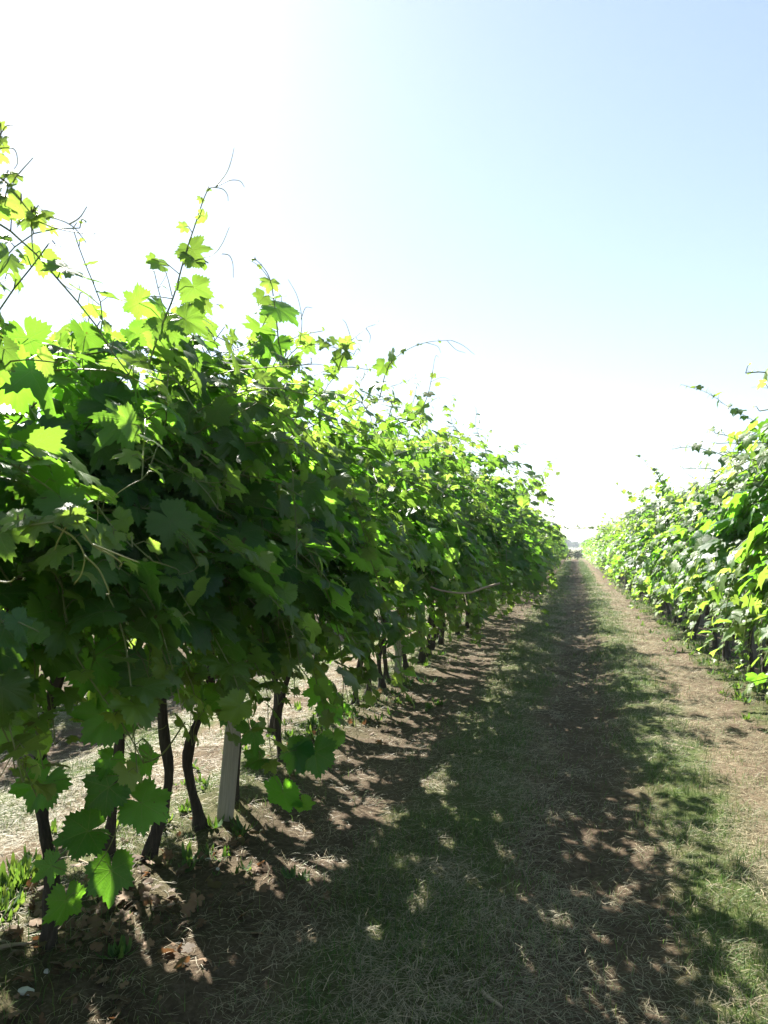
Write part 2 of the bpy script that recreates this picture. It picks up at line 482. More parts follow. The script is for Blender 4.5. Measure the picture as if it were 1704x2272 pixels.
def petioles(mb, A, B, rad, sides=3):
    d = nrm(B - A); ref = np.where(np.abs(d[:, 2:]) < 0.9, np.array([[0, 0, 1.0]]), np.array([[1.0, 0, 0]]))
    u = nrm(np.cross(d, ref)); v = np.cross(d, u)
    mid = (A + B) / 2 + np.array([0, 0, 0.012])
    ang = np.arange(sides) * 2 * np.pi / sides
    ring = np.cos(ang)[None, :, None] * u[:, None] + np.sin(ang)[None, :, None] * v[:, None]
    Vs = np.concatenate([A[:, None] + ring * rad * 1.2, mid[:, None] + ring * rad, B[:, None] + ring * rad], 1)
    T = []
    for q in range(2):
        for k in range(sides):
            a0, a1 = q * sides + k, q * sides + (k + 1) % sides
            T += [(a0, a1, a1 + sides), (a0, a1 + sides, a0 + sides)]
    T = np.array(T); n = 3 * sides
    TT = (T[None] + (np.arange(len(A)) * n)[:, None, None]).reshape(-1, 3)
    mb.add(Vs.reshape(-1, 3), TT)

def tendril_path(p, d, L, r, n=22):
    """a tendril: straight first, then curling"""
    P = [np.array(p)]; d = nrm(np.array(d)); ax = nrm(r.normal(0, 1, 3)); st = L / n
    k = r.choice([0.6, 1.0, 2.2])
    for i in range(n):
        f = i / n
        w = (0.05 + 0.55 * k * f ** 3)
        d = nrm(d + np.cross(ax, d) * w + np.array([0, 0, -0.02]))
        P.append(P[-1] + d * st * (1 - 0.5 * f))
    return np.array(P)

def grow_shoot(p, d, L, grav, r, step=0.07, wig=0.10, inside=None):
    P = [np.array(p, dtype=float)]; d = nrm(np.array(d, dtype=float)); n = max(5, int(L / step))
    for i in range(n):
        d = nrm(d + np.array([0, 0, -grav * (0.3 + 1.4 * i / n)]) + r.normal(0, wig, 3))
        q = P[-1] + d * step
        if q[2] < 0.12 or (inside is not None and len(P) > 5 and not inside(q)): break
        P.append(q)
    return np.array(P)

def dress_shoot(P, lod, r, acc, out_x, big=1.0, tendrils=True, tip_young=True, leaf_every=1, hang=False, skip=0.0):
    """leaves, petioles, stem and tendrils along the shoot path P"""
    n = len(P); f = np.arange(n) / max(1, n - 1)
    D = nrm(np.gradient(P, axis=0))
    rad = (0.0042 * (1 - 0.75 * f)) + (0.0006 if lod == 0 else 0.0014)
    if lod <= 2:
        sd = 6 if lod == 0 else 4 if lod == 1 else 3
        st = 1 if lod <= 1 else 2
        (acc['canes'].append if lod == 0 else lambda t: acc['cane'].add(*t))(tube(P[::st], rad[::st], sd, cap=False))
    idx = np.arange(max(1, int(n * skip)), n)
    if leaf_every > 1: idx = idx[::leaf_every]
    fi = f[idx]
    side = np.where(idx % 2 == 0, 1.0, -1.0)[:, None]
    up = np.array([0, 0, 1.0])
    lat = nrm(np.cross(D[idx], up) + 1e-3) * side
    pet = nrm(lat * 0.8 + up * 0.45 + np.array([out_x * 0.35, 0, 0]) + r.normal(0, 0.35, (len(idx), 3)))
    plen = (0.09 * (1 - 0.75 * fi) + 0.01) * r.uniform(0.7, 1.4, len(idx)) * big
    B = P[idx] + pet * plen[:, None]
    acc['pA'].append(P[idx]); acc['pB'].append(B)
    size = 0.20 * big * np.clip(1.12 - fi ** (5.0 if hang else 3.2) * (0.7 if hang else 0.98), 0.12, 1.0) * r.uniform(0.55, 1.18, len(idx))
    if tip_young: age = np.clip(fi ** (6 if hang else 3) * 1.1 + r.uniform(-0.05, 0.12, len(idx)), 0, 1)
    else: age = np.clip(r.uniform(-0.1, 0.2, len(idx)), 0, 1)
    age = np.where(r.random(len(idx)) < 0.006, r.uniform(0.4, 0.8, len(idx)), age)
    outv = np.array([out_x, 0, 0])
    nor = up * 0.75 + outv * 0.55 + pet * 0.25 + np.array([-0.10, 0.12, 0]) + r.normal(0, 0.42, (len(idx), 3))
    tip = pet * 0.7 + outv * 0.45 - up * 0.75 + r.normal(0, 0.35, (len(idx), 3))
    acc['pos'].append(B); acc['nor'].append(nor); acc['tip'].append(tip); acc['size'].append(size)
    acc['tint'].append(np.stack([r.random(len(idx)), age, r.random(len(idx))], -1))
    if tendrils and lod <= 1:
        for i in range(max(2, int(n * 0.45)), n):
            if r.random() < (0.30 if lod == 0 else 0.2):
                t = tendril_path(P[i], -lat[min(i - 1, len(lat) - 1)] * 0.8 + D[i] * 0.8 + up * 0.2, r.uniform(0.10, 0.26) * (1 - 0.4 * f[i]), r, 16 if lod == 0 else 9)
                acc['tendril'].append(tube(t, np.linspace(0.0014, 0.0006, len(t)), 4 if lod == 0 else 3, cap=False))

def new_acc():
    return dict(cane=MB(), tendril=[], canes=[], pA=[], pB=[], pos=[], nor=[], tip=[], size=[], tint=[])

def acc_meshes(acc, lod, r, keep=None):
    pos = np.concatenate(acc['pos']); ok = np.ones(len(pos), bool) if keep is None else keep(pos)
    g = lambda k: np.concatenate(acc[k])[ok]
    mb = MB(); scatter_leaves(mb, lod, g('pos'), g('nor'), g('tip'), g('size'), g('tint'), r)
    A, B = g('pA'), g('pB')
    if lod == 0:
        # the leaf stalks belong to the foliage; canes and tendrils are parts of their own
        st = MB(); petioles(st, A, B, 0.0016)
        fol = join_mats('foliage', [(mb, M['leaf']), (st, M['cane'])])
        def solo(nm, vt, m):
            q = MB(); q.add(*vt); return q.mesh(nm, m)
        return fol, [solo('cane', c, M['cane']) for c in acc['canes']], [solo('tendril', c, M['tendril']) for c in acc['tendril']]
    fol = mb.mesh('foliage', M['leaf'])
    for t in acc['tendril']: acc['cane'].add(*t)
    if lod == 1: petioles(acc['cane'], A, B, 0.0018)
    return fol, (acc['cane'].mesh('canes', M['cane']) if acc['cane'].n else None), None

def join_mats(name, pairs):
    big = MB(); cnt = []
    for mb, m in pairs:
        for V, T, U, C in zip(mb.V, mb.T, mb.U, mb.C):
            pass
        V = np.concatenate(mb.V); T = np.concatenate(mb.T); big.add(V, T, np.concatenate(mb.U), np.concatenate(mb.C)); cnt.append(len(T))
    me = big.mesh(name, pairs[0][1])
    for _, m in pairs[1:]: me.materials.append(m)
    me.polygons.foreach_set('material_index', np.repeat(np.arange(len(pairs)), cnt).astype(np.int32))
    return me

def trunk_mesh(seed, base, lean, h=1.5, r0=0.035, sides=12, bend=0.065):
    r = np.random.default_rng(seed); n = 26 if sides > 8 else 10
    t = np.linspace(0, 1, n)
    ph = r.uniform(0, 6.28, 4)
    P = np.stack([lean[0] * t + bend * np.sin(t * 5.2 + ph[0]) * np.minimum(1, t * 3) + 0.016 * np.sin(t * 13 + ph[1]),
                  lean[1] * t + bend * np.sin(t * 3.3 + ph[2]) * np.minimum(1, t * 3) + 0.016 * np.sin(t * 11 + ph[3]), -0.06 + (h + 0.06) * t], -1)
    rad = r0 * (1.15 - 0.35 * t) * (1 + 0.75 * np.exp(-(t / 0.07) ** 2) + 0.4 * np.exp(-((t - 0.97) / 0.05) ** 2)) * (1 + 0.14 * np.sin(t * 23 + ph[1]) + r.normal(0, 0.05, n))
    V, T = tube(P, rad, sides)
    # ridged, shaggy bark and knots
    for i in range(n):
        s = slice(i * sides, (i + 1) * sides)
        k = np.arange(sides)
        f = 1 + 0.22 * np.sin(k * 2 * np.pi / sides * 3 + ph[0] + t[i] * 5) + r.normal(0, 0.06, sides)
        V[s] = P[i] + (V[s] - P[i]) * f[:, None]
    mb = MB(); mb.add(V, T)
    head = P[-1]
    # short arms that carry the canes
    for sgn in (-1, 1):
        q = smooth_path([head - np.array([0, 0, .08]), head + np.array([0, sgn * 0.14, 0.04]), head + np.array([r.normal(0, 0.03), sgn * 0.34, 0.03])], 7)
        mb.add(*tube(q, np.linspace(r0 * 0.62, r0 * 0.4, 7), max(5, sides - 4)))
    return mb.mesh('trunk', M['bark']), head

def vine_foliage(seed, lod, head, toward, world=None, n_shoots=22, keep=None, tall=0.12, inside=None, free=0.5, vig=1.0):
    """toward: sign of the side that faces the path of the photograph"""
    r = np.random.default_rng(seed); acc = new_acc()
    every = 1 if lod <= 1 else 1
    for i in range(n_shoots):
        s = toward if r.random() < 0.78 else -toward
        q = r.random(); hang = False
        p = head + np.array([s * 0.03, r.uniform(-0.36, 0.36), r.uniform(-0.06, 0.10)])
        yaw = r.normal(0, 0.45)
        if q < tall:        el, L, gr = r.uniform(60, 95), r.uniform(0.9, 1.5), 0.02
        elif q < 0.50:      el, L, gr = r.uniform(42, 80), r.uniform(1.5, 2.4), r.uniform(0.045, 0.10)
        elif q < 0.86:      el, L, gr, hang = r.uniform(15, 58), r.uniform(1.4, 2.15), r.uniform(0.09, 0.17), True
        else:               el, L, gr, hang = r.uniform(-20, 35), r.uniform(0.9, 1.5), r.uniform(0.14, 0.25), True
        if s == toward: L *= vig; gr /= vig ** 0.6
        else: L *= 0.8; gr *= 1.15
        el = math.radians(el)
        d = np.array([s * math.cos(el) * math.cos(yaw), math.cos(el) * math.sin(yaw), math.sin(el)])
        st = 0.07 if lod <= 1 else 0.085 if lod == 2 else 0.11
        P = grow_shoot(p, d, L, gr * st / 0.07, r, st, inside=None if ((r.random() < free and q < tall) or (lod > 0 and r.random() < 0.015)) else inside)
        dress_shoot(P, lod, r, acc, s * min(1.0, 0.4 + abs(math.cos(el))), big=1.0 if lod < 2 else 1.1 if lod == 2 else 1.3, hang=hang, skip=0.2 if s == toward else 0.3)
    return acc_meshes(acc, lod, r, keep)

def assemble(name, loc, trunk, fol, cane, ten):
    root = empty(name, loc)
    link('trunk', trunk, root); link('foliage', fol, root)
    if isinstance(cane, list):
        for c in cane[:100]: link('cane', c, root)
        for c in ten[:100]: link('tendril', c, root)
    elif cane: link('canes', cane, root)
    return root

LEFT_X, RIGHT_X = -2.2, 2.1

# near vines of the left row, one by one: (y, x offset, lean x, lean y, trunk radius, label)
NEAR = [
    (0.10, -0.05, 0.02, 0.05, 0.025, None),
    (0.75, 0.00, 0.0, 0.05, 0.025, None),
    (1.45, 0.00, 0.0, 0.05, 0.025, None),
    (2.18, -0.08, 0.12, 0.26, 0.034, 'thick leaning old grapevine trunk cut by the left picture edge under dark leaves'),
    (2.46, 0.15, 0.02, 0.14, 0.024, 'grapevine with a slim trunk behind the low hanging shoot at bottom left'),
    (3.27, 0.08, 0.02, 0.12, 0.025, 'grapevine with a twisted trunk bent at its foot above brown leaf litter'),
    (3.28, -0.19, 0.05, 0.16, 0.024, 'grapevine with a curved trunk set back behind the brown leaf litter'),
    (3.74, 0.09, 0.02, 0.04, 0.025, 'grapevine with a knobbly dark trunk just left of the first concrete post'),
    (4.17, 0.12, 0.02, 0.05, 0.025, 'grapevine with a dark crooked trunk just right of the first concrete post'),
    (5.05, 0.05, 0.02, 0.10, 0.024, 'grapevine half hidden by hanging leaves, second one after the first concrete post'),
    (5.75, -0.35, 0.02, 0.12, 0.026, 'grapevine with a straight leaning trunk set back behind the left row'),
    (6.45, -0.15, 0.02, 0.10, 0.025, 'grapevine with a thin leaning trunk over sunlit weeds'),
    (7.00, 0.00, 0.02, 0.08, 0.025, 'grapevine with a thick footed trunk bowing among sunlit weeds'),
    (7.45, 0.00, 0.02, 0.10, 0.025, 'grapevine with an s shaped trunk before the second concrete post'),
    (7.95, 0.03, 0.02, 0.06, 0.025, 'grapevine with a slender trunk close before the second concrete post'),
    (8.40, -0.05, 0.02, 0.02, 0.024, 'grapevine touching the left side of the second concrete post'),
]
LEFT_LABEL = 'leafy dark trunked grapevine of the shaded left row, beyond its second concrete post'
RIGHT_LABEL = 'grapevine with bright sunlit leaves in the row on the right of the path'
BACK_LABEL = 'grapevine of the next row seen under the leaves of the left row'
HID_LABEL = 'grapevine of the left row standing outside the left picture edge'

def near_keep(ox, oy):
    def f(pos):
        X, Y, Z = pos[:, 0] + ox, pos[:, 1] + oy, pos[:, 2]
        lim = np.where(Y < 2.2, -0.95 - 0.12 * np.clip(2.2 - Y, 0, 1.5), -0.8)
        return X < lim
    return f

def near_inside(ox, oy):
    def f(q):
        X, Y, Z = q[0] + ox, q[1] + oy, q[2]
        lim = -0.98 - 0.12 * min(max(2.2 - Y, 0), 1.5) if Y < 2.2 else -0.85
        top = 1.62 + (0.61 if Y < 3 else 0.80 if Y < 5 else 1.05) * min(-X, 1.9) if X > -1.9 else 2.55
        return X < lim and Z < top + 0.10 and Z > (1.12 if Y < 2.1 else 0.82 if Y < 4.2 else 0.72) + 0.16 * math.sin(Y * 5.3 + X * 3)
    return f

near_heads = {}
for i, (y, ox, lx, ly, r0, lab) in enumerate(NEAR):
    x = LEFT_X + ox
    tr, head = trunk_mesh(900 + i, None, (lx, ly), 1.5, r0)
    lod = 0 if y < 5.5 else 1
    fol, cane, ten = vine_foliage(200 + i, lod, head, 1, n_shoots=41 if y < 4 else 28, vig=1.03 if y < 4 else 1.25, keep=near_keep(x, y), inside=near_inside(x, y), free=0.08 if y < 3 else 0.35)
    v = assemble('grapevine', (x, y, float(gz(x, y))), tr, fol, cane, ten)
    tag(v, lab or HID_LABEL, 'grapevine', 'grapevines of the left row')
    near_heads[i] = v


# ------------------------------------------------------------------ shoots that stand out one by one
Z = lambda pts, zc: np.array([at(p[0], p[1], p[2] if len(p) > 2 else zc) for p in pts])
rh = np.random.default_rng(404)
def hero(vine, stem, zc, leaves, tendrils=(), rad=0.0032, age=0.6, name='shoot', face=0.55):
    """a shoot of one vine: stem points, leaves (x, y, size m, tip direction in degrees clockwise from down[, age]), tendrils"""
    org = np.array(vine.location)
    P = smooth_path(Z(stem, zc), max(10, 5 * len(stem))) - org
    mb = MB(); mb.add(*tube(P, np.linspace(rad, rad * 0.35, len(P)), 7, cap=False))
    for k in range(2, len(P), 4):      # swollen joints
        pass
    root = link(name, mb.mesh(name, M['cane']), vine)
    camv = nrm(np.array([0, 0, CAM_H]) - org - P.mean(0)); up = np.array([0, 0, 1.0]); rt = np.array([math.cos(YAW), math.sin(YAW), 0])
    if leaves:
        pos = np.array([at(l[0], l[1], zc + (l[5] if len(l) > 5 else 0)) for l in leaves]) - org; n = len(leaves)
        size = np.array([l[2] for l in leaves]); an = np.radians([l[3] for l in leaves])
        tip = -up * np.cos(an)[:, None] - rt * np.sin(an)[:, None]
        nor = camv * face + up * (1.0 - face) + rh.normal(0, 0.28, (n, 3))
        ages = np.array([l[4] if len(l) > 4 else age for l in leaves])
        tint = np.stack([rh.random(n), np.clip(ages, 0, 1), rh.random(n)], -1)
        lm, st = MB(), MB()
        scatter_leaves(lm, 0, pos, nor, tip, size, tint, rh)
        near = np.array([P[max(0, int(np.argmin(np.linalg.norm(P - p, axis=1))) - 1)] for p in pos])
        petioles(st, near, pos, 0.0013, 4)
        link('foliage', join_mats('foliage', [(lm, M['leaf']), (st, M['cane'])]), root)
    for t in tendrils:
        T = smooth_path(Z(t, zc), 22) - org
        mb = MB(); mb.add(*tube(T, np.linspace(rad * 0.55, rad * 0.28, 22), 5))
        link('tendril', mb.mesh('tendril', M['tendril']), root)
    return root

V = near_heads
# tall shoot against the sky
hero(V[4], [(318, 800), (345, 715), (375, 640), (400, 550), (420, 490), (440, 430), (452, 408), (466, 404)], 2.3,
     [(452, 408, .022, 60, 1), (434, 430, .035, 20, 1), (441, 468, .06, 10, .9), (398, 490, .05, 75, .9), (415, 538, .13, -35, .7), (345, 572, .085, 80, .7), (330, 560, .05, 60, .8),
      (418, 560, .10, 20, .8), (418, 620, .13, -20, .6), (300, 655, .13, 70, .3), (340, 655, .09, -80, .4), (355, 700, .15, -30, .5), (400, 690, .14, -60, .5), (440, 655, .08, -50, .9)],
     [[(466, 404), (490, 372), (500, 345), (506, 318)], [(466, 404), (495, 390), (518, 391), (528, 404)], [(458, 404), (480, 408), (491, 420), (493, 434)],
      [(410, 560), (455, 552), (478, 530), (497, 487)], [(478, 548), (495, 552), (503, 570), (504, 600)], [(372, 645), (330, 640), (305, 645)], [(372, 640), (362, 600), (353, 575)]])
hero(V[5], [(605, 790), (600, 720), (592, 650), (582, 600), (564, 572), (548, 557)], 2.9,
     [(583, 610, .10, 10, .9), (600, 640, .08, -40, .8), (568, 642, .09, 40, .7), (603, 668, .19, -45, .2), (560, 710, .17, 30, .5), (588, 745, .2, 20, .1), (548, 560, .03, 60, 1), (560, 575, .03, -60, 1)],
     [[(580, 600), (560, 575), (540, 562)], [(648, 740), (652, 690), (642, 640), (622, 603)], [(650, 690), (660, 665), (675, 665)]])
hero(V[6], [(730, 800), (745, 760), (760, 735), (775, 722)], 3.4,
     [(750, 740, .09, -30, .8), (735, 770, .12, 20, .6), (772, 735, .05, -50, 1), (700, 740, .09, 30, .8)],
     [[(775, 722), (790, 708), (812, 700), (820, 690)], [(760, 735), (748, 700), (740, 690)], [(790, 708), (800, 725), (798, 740)]])
# blurred shoot tips close to the camera on the left
hero(V[1], [(-60, 330), (-20, 368), (20, 400), (50, 440), (72, 466)], 0.95,
     [(45, 440, .05, 30, 1), (66, 470, .05, 0, 1), (80, 468, .035, -60, 1), (98, 462, .025, -80, 1), (10, 430, .05, 60, 1), (-10, 400, .07, 20, .9), (30, 380, .03, 120, 1)],
     [[(80, 466), (120, 472), (158, 490), (186, 524)], [(150, 484), (172, 470), (188, 446)], [(75, 476), (120, 492), (170, 503), (206, 505)], [(68, 480), (70, 530), (78, 572)], [(20, 400), (45, 370), (72, 340)]], rad=0.0021)
hero(V[1], [(-60, 460), (-25, 380), (-8, 320), (4, 285)], 1.15, [(4, 300, .03, 0, 1), (8, 316, .022, -40, 1), (-8, 330, .05, 40, .9), (0, 272, .025, 160, 1)],
     [[(4, 285), (14, 272), (30, 271)], [(-4, 320), (30, 322), (38, 350), (30, 366)]], rad=0.002)
hero(V[3], [(-60, 1150), (-10, 1144), (30, 1139), (90, 1131), (130, 1125), (155, 1116), (168, 1128)], 0.95,
     [(40, 1122, .05, 80, .8), (84, 1133, .055, -5, .9), (60, 1120, .04, 150, .8), (152, 1106, .045, 40, .8), (160, 1118, .04, -20, .9), (168, 1130, .03, -5, 1), (-5, 1150, .09, 20, .5)],
     [[(168, 1130), (200, 1176), (238, 1198), (262, 1216), (258, 1224)], [(200, 1176), (250, 1196), (302, 1216)], [(115, 1134), (160, 1162), (182, 1200), (176, 1240), (160, 1262)],
      [(182, 1200), (212, 1228), (229, 1262), (236, 1282), (229, 1283)], [(152, 1124), (128, 1162), (118, 1188)], [(-30, 1250), (5, 1257), (24, 1256), (32, 1247)]], rad=0.0026)
# shoot arching over the path
hero(V[7], [(820, 860), (835, 800), (855, 772), (890, 750), (930, 738), (975, 735)], 3.9,
     [(845, 768, .12, -20, .7), (828, 790, .12, 30, .6), (905, 742, .05, 10, .9), (872, 752, .07, -10, .8), (950, 738, .025, 10, 1), (815, 830, .15, 20, .4)],
     [[(975, 735), (1000, 746), (1025, 766)], [(965, 735), (985, 755), (1005, 762)], [(920, 740), (945, 748), (952, 762)]])
hero(V[9], [(905, 900), (925, 850), (935, 800), (938, 780)], 4.6, [(925, 850, .09, -10, .9), (912, 880, .13, 30, .7), (936, 810, .05, 10, 1), (945, 830, .05, -70, 1)], [[(938, 780), (942, 768), (948, 772)], [(930, 825), (955, 815), (972, 820)]])
hero(V[14], [(1120, 1110), (1150, 1060), (1180, 1030), (1222, 1021)], 8.0, [(1130, 1080, .16, 0, .7), (1155, 1045, .12, -20, .8), (1180, 1025, .09, 20, .9), (1205, 1022, .06, 0, 1), (1170, 1070, .16, -10, .6)],
     [[(1222, 1021), (1245, 1015), (1262, 1018)], [(1200, 1024), (1215, 1045), (1213, 1070)]], rad=0.004)
# shoot hanging to the ground at the bottom left
hero(V[4], [(400, 1560), (345, 1634), (276, 1660), (268, 1710), (257, 1778), (236, 1830), (214, 1865), (190, 1900), (165, 1935)], 2.75,
     [(235, 1700, .23, 50, 0), (95, 1690, .22, 20, 0), (305, 1735, .22, -60, .05), (190, 1795, .22, 60, 0), (240, 1880, .22, -10, .05), (142, 1945, .19, 10, .15), (112, 1870, .14, 50, .1),
      (235, 1545, .25, 40, .05), (240, 1640, .13, 30, .1), (310, 1640, .15, -50, .1)], rad=0.0034, age=0.0, face=0.75)
hero(V[3], [(-40, 1600), (0, 1588), (40, 1575), (75, 1545), (90, 1520)], 2.2, [(50, 1545, .09, 80, .1), (110, 1540, .10, -80, .2), (85, 1575, .09, -60, .1), (40, 1580, .06, 90, .2)], [[(40, 1575), (30, 1590), (45, 1596)]], face=0.2)
hero(V[1], [(-90, 1330), (-40, 1345), (0, 1352)], 1.3, [(10, 1352, .13, 10, 0), (40, 1345, .08, -80, .2), (85, 1365, .05, 30, .3)], face=0.5)
# big low leaves in front of the trunks
hero(V[8], [(520, 1560), (570, 1640), (600, 1690), (612, 1712)], 3.3, [(612, 1712, .23, 0, 0), (655, 1735, .12, -30, .3), (680, 1625, .22, -10, 0), (560, 1640, .14, 40, 0), (640, 1620, .2, 20, 0), (480, 1505, .25, 10, 0), (545, 1580, .2, 20, 0)], age=0, face=0.75)
hero(V[9], [(640, 1430), (690, 1500), (715, 1560), (720, 1600)], 4.2, [(715, 1525, .22, -30, 0), (690, 1490, .22, 30, .1), (722, 1590, .15, 0, .2)], age=0, face=0.7)
hero(V[4], [(330, 1280), (310, 1340), (330, 1400)], 2.35, [(330, 1310, .27, 10, 0), (250, 1170, .24, -10, 0), (420, 1240, .22, 10, 0), (370, 1130, .24, -5, 0.05), (280, 1060, .22, 10, 0.1), (200, 1420, .24, 20, 0), (320, 1450, .26, 0, 0), (400, 1330, .23, -30, 0)], age=0, face=0.7)

# cut dry cane poking out of the leaves
P = smooth_path(Z([(930, 1268), (960, 1277), (1010, 1281), (1045, 1270), (1080, 1260)], 5.0), 18) - np.array(V[9].location)
mb = MB(); mb.add(*tube(P, np.linspace(0.006, 0.0085, 18), 7)); link('dry_cane', mb.mesh('dry_cane', M['dry_wood']), V[9])

# shared kinds for the rest of the rows
def kind_set(lod, k, toward, n_shoots, seed0, r0=0.027):
    out = []
    for j in range(k):
        r = np.random.default_rng(seed0 + j)
        tr, head = trunk_mesh(seed0 + j, None, (r.normal(0.02, 0.05), r.normal(0.06, 0.06)), 1.5, r0 * r.uniform(0.85, 1.15), 10 if lod < 2 else 6)
        zt, xt = (2.85, 1.45) if toward > 0 else (2.36, 1.1)
        out.append((tr,) + vine_foliage(seed0 + 50 + j, lod, head, toward, n_shoots=n_shoots + (-4 if toward > 0 else 1), free=0.6 if toward > 0 else 0.2, tall=0.14 if toward > 0 else 0.07, vig=1.3 if toward > 0 else 1.05,
                   inside=lambda q: q[2] > (0.62 if toward > 0 else 0.66) + 0.14 * math.sin(q[1] * 8 + q[0] * 6 + 2 * j) and q[2] < zt + 0.12 * math.sin(q[1] * 9 + j) and q[0] * toward < xt + 0.12 * math.sin(q[1] * 7 + q[2] * 5 + j)))
    return out

def x0_bulge(x, y):
    return abs(x - LEFT_X) < 0.5 and (9.6 < y < 13.2 or 22 < y < 24 or 34 < y < 37)

def put(kind, x, y, flip, label, group, scale=1.0):
    root = empty('grapevine', (x, y, float(gz(x, y))))
    for nm, me in zip(('trunk', 'foliage', 'canes', 'tendrils'), kind):
        if me is not None: link(nm, me, root)
    root.scale = (scale, -scale if flip else scale, scale * random.uniform(0.84, 1.08))
    if x0_bulge(x, y): root.scale.x *= 1.2; root.scale.z *= 1.04
    tag(root, label, 'grapevine', group)
    return root

random.seed(5)
K1L, K1R = kind_set(1, 6, 1, 30, 3000), kind_set(1, 8, -1, 30, 4000)
K2L, K2R = kind_set(2, 5, 1, 27, 5000), kind_set(2, 5, -1, 27, 6000)
K3L, K3R = kind_set(3, 3, 1, 24, 7000), kind_set(3, 3, -1, 24, 8000)

def fill_row(x0, y0, y1, ka, kb, kc, label, group, sp=0.62, la=18, lb=42):
    y, n = y0, 0
    while y < y1:
        ks = ka if y < la else kb if y < lb else kc
        put(ks[(n * 5 + n // 7) % len(ks)], x0 + random.uniform(-0.16, 0.12), y + random.uniform(-0.08, 0.08), random.random() < 0.5, label, group, random.uniform(0.94, 1.06))
        y += sp; n += 1
fill_row(LEFT_X, 9.2, ROW_END, K1L, K2L, K3L, LEFT_LABEL, 'grapevines of the left row')
fill_row(RIGHT_X, 1.6, ROW_END, K1R, K2R, K3R, RIGHT_LABEL, 'grapevines of the right row')
RV = [o for o in bpy.data.objects if o.get('label') == RIGHT_LABEL]
RV.sort(key=lambda o: o.location.y)
hero(RV[3], [(1830, 1450), (1740, 1490), (1690, 1500), (1665, 1499)], 2.8, [(1740, 1480, .10, 0, .1)],
     [[(1665, 1499), (1648, 1498), (1636, 1491)], [(1690, 1500), (1665, 1520), (1640, 1522)], [(1680, 1510), (1660, 1540), (1645, 1560)], [(1670, 1520), (1665, 1550), (1660, 1565)]], rad=0.003)
hero(RV[8], [(1690, 1060), (1665, 990), (1648, 930), (1640, 900), (1630, 880)], 5.6, [(1655, 960, .12, 10, .8), (1640, 920, .07, -40, .9), (1670, 1000, .15, 20, .6), (1632, 885, .04, 0, 1)],
     [[(1630, 880), (1640, 855), (1659, 850)], [(1640, 905), (1615, 890), (1600, 880)], [(1645, 930), (1620, 920), (1605, 925)]], rad=0.003)
hero(RV[15], [(1430, 1120), (1395, 1075), (1370, 1050), (1350, 1022)], 9.5, [(1395, 1070, .14, 10, .8), (1375, 1050, .10, 30, .9), (1358, 1030, .06, 0, 1), (1415, 1090, .17, -20, .6)],
     [[(1350, 1022), (1365, 1010), (1375, 1005)], [(1370, 1050), (1352, 1040), (1346, 1024)]], rad=0.004)
fill_row(LEFT_X - PITCH_X, 1.0, 17.0, K2L, K2L, K3L, BACK_LABEL, 'grapevines of the next row on the left', sp=0.75)

# ------------------------------------------------------------------ concrete posts
def post_mesh():
    w = 0.040; c = 0.009; H = 2.15
    prof = np.array([(-w + c, -w), (w - c, -w), (w, -w + c), (w, w - c), (w - c, w), (-w + c, w), (-w, w - c), (-w, -w + c)])
    mb = MB(); zs = [-0.25, 0.0, 0.5, 1.0, 1.5, H - 0.02, H]; ks = [1.04, 1.03, 1.0, 0.98, 0.96, 0.94, 0.80]
    V = np.concatenate([np.concatenate([prof * k, np.full((8, 1), z)], 1) for z, k in zip(zs, ks)])
    V = np.concatenate([V, [[0, 0, H]]]); T = []
    for i in range(len(zs) - 1):
        for k in range(8):
            a0, a1 = i * 8 + k, i * 8 + (k + 1) % 8
            T += [(a0, a1, a1 + 8), (a0, a1 + 8, a0 + 8)]
    for k in range(8): T.append((len(V) - 1, (len(zs) - 1) * 8 + k, (len(zs) - 1) * 8 + (k + 1) % 8))
    mb.add(V, T)
    return mb.mesh('concrete_post', M['concrete'], smooth=False)
PM = post_mesh()
for i, y in enumerate([3.92, 8.65, 13.5, 18.3, 23.1]):
    o = link('concrete_post', PM); x = LEFT_X + (0.17 if i == 0 else 0.06)
    o.location = (x, y, float(gz(x, y))); o.rotation_euler = (R(-4.0), R(3.5 if i == 0 else 1.5), R(6))
    if i > 1: o.rotation_euler = (R(random.uniform(-2, 2)), R(random.uniform(-1, 2)), R(4))
    tag(o, ['pale square concrete post nearest the camera, standing between two dark vine trunks', 'second pale concrete post, farther along the left row beside sunlit weeds'][i] if i < 2 else 'distant pale concrete post among the vine trunks far down the left row', 'post', 'concrete posts of the left row')

# ------------------------------------------------------------------ ground cover
def sample_y(n, y0, y1, r):
    return y0 * (y1 / y0) ** r.random(n)

def band_share(u, what):
    pts = {'grass': [(0, .35), (.35, .12), (.95, .02), (1.2, .7), (1.5, 1), (1.8, .8), (2.0, .08), (2.5, .08), (2.7, .95), (3.0, 1), (3.2, .5), (3.4, .03), (3.8, .08), (3.95, .7), (4.2, .4)],
           'straw': [(0, .1), (.5, .1), (1.0, .3), (1.5, .7), (2.0, .7), (2.2, .3), (2.5, .25), (2.8, .6), (3.1, 1), (3.4, 1), (3.8, .5), (4.2, .1)]}[what]
    return np.interp(u, [p[0] for p in pts], [p[1] for p in pts])

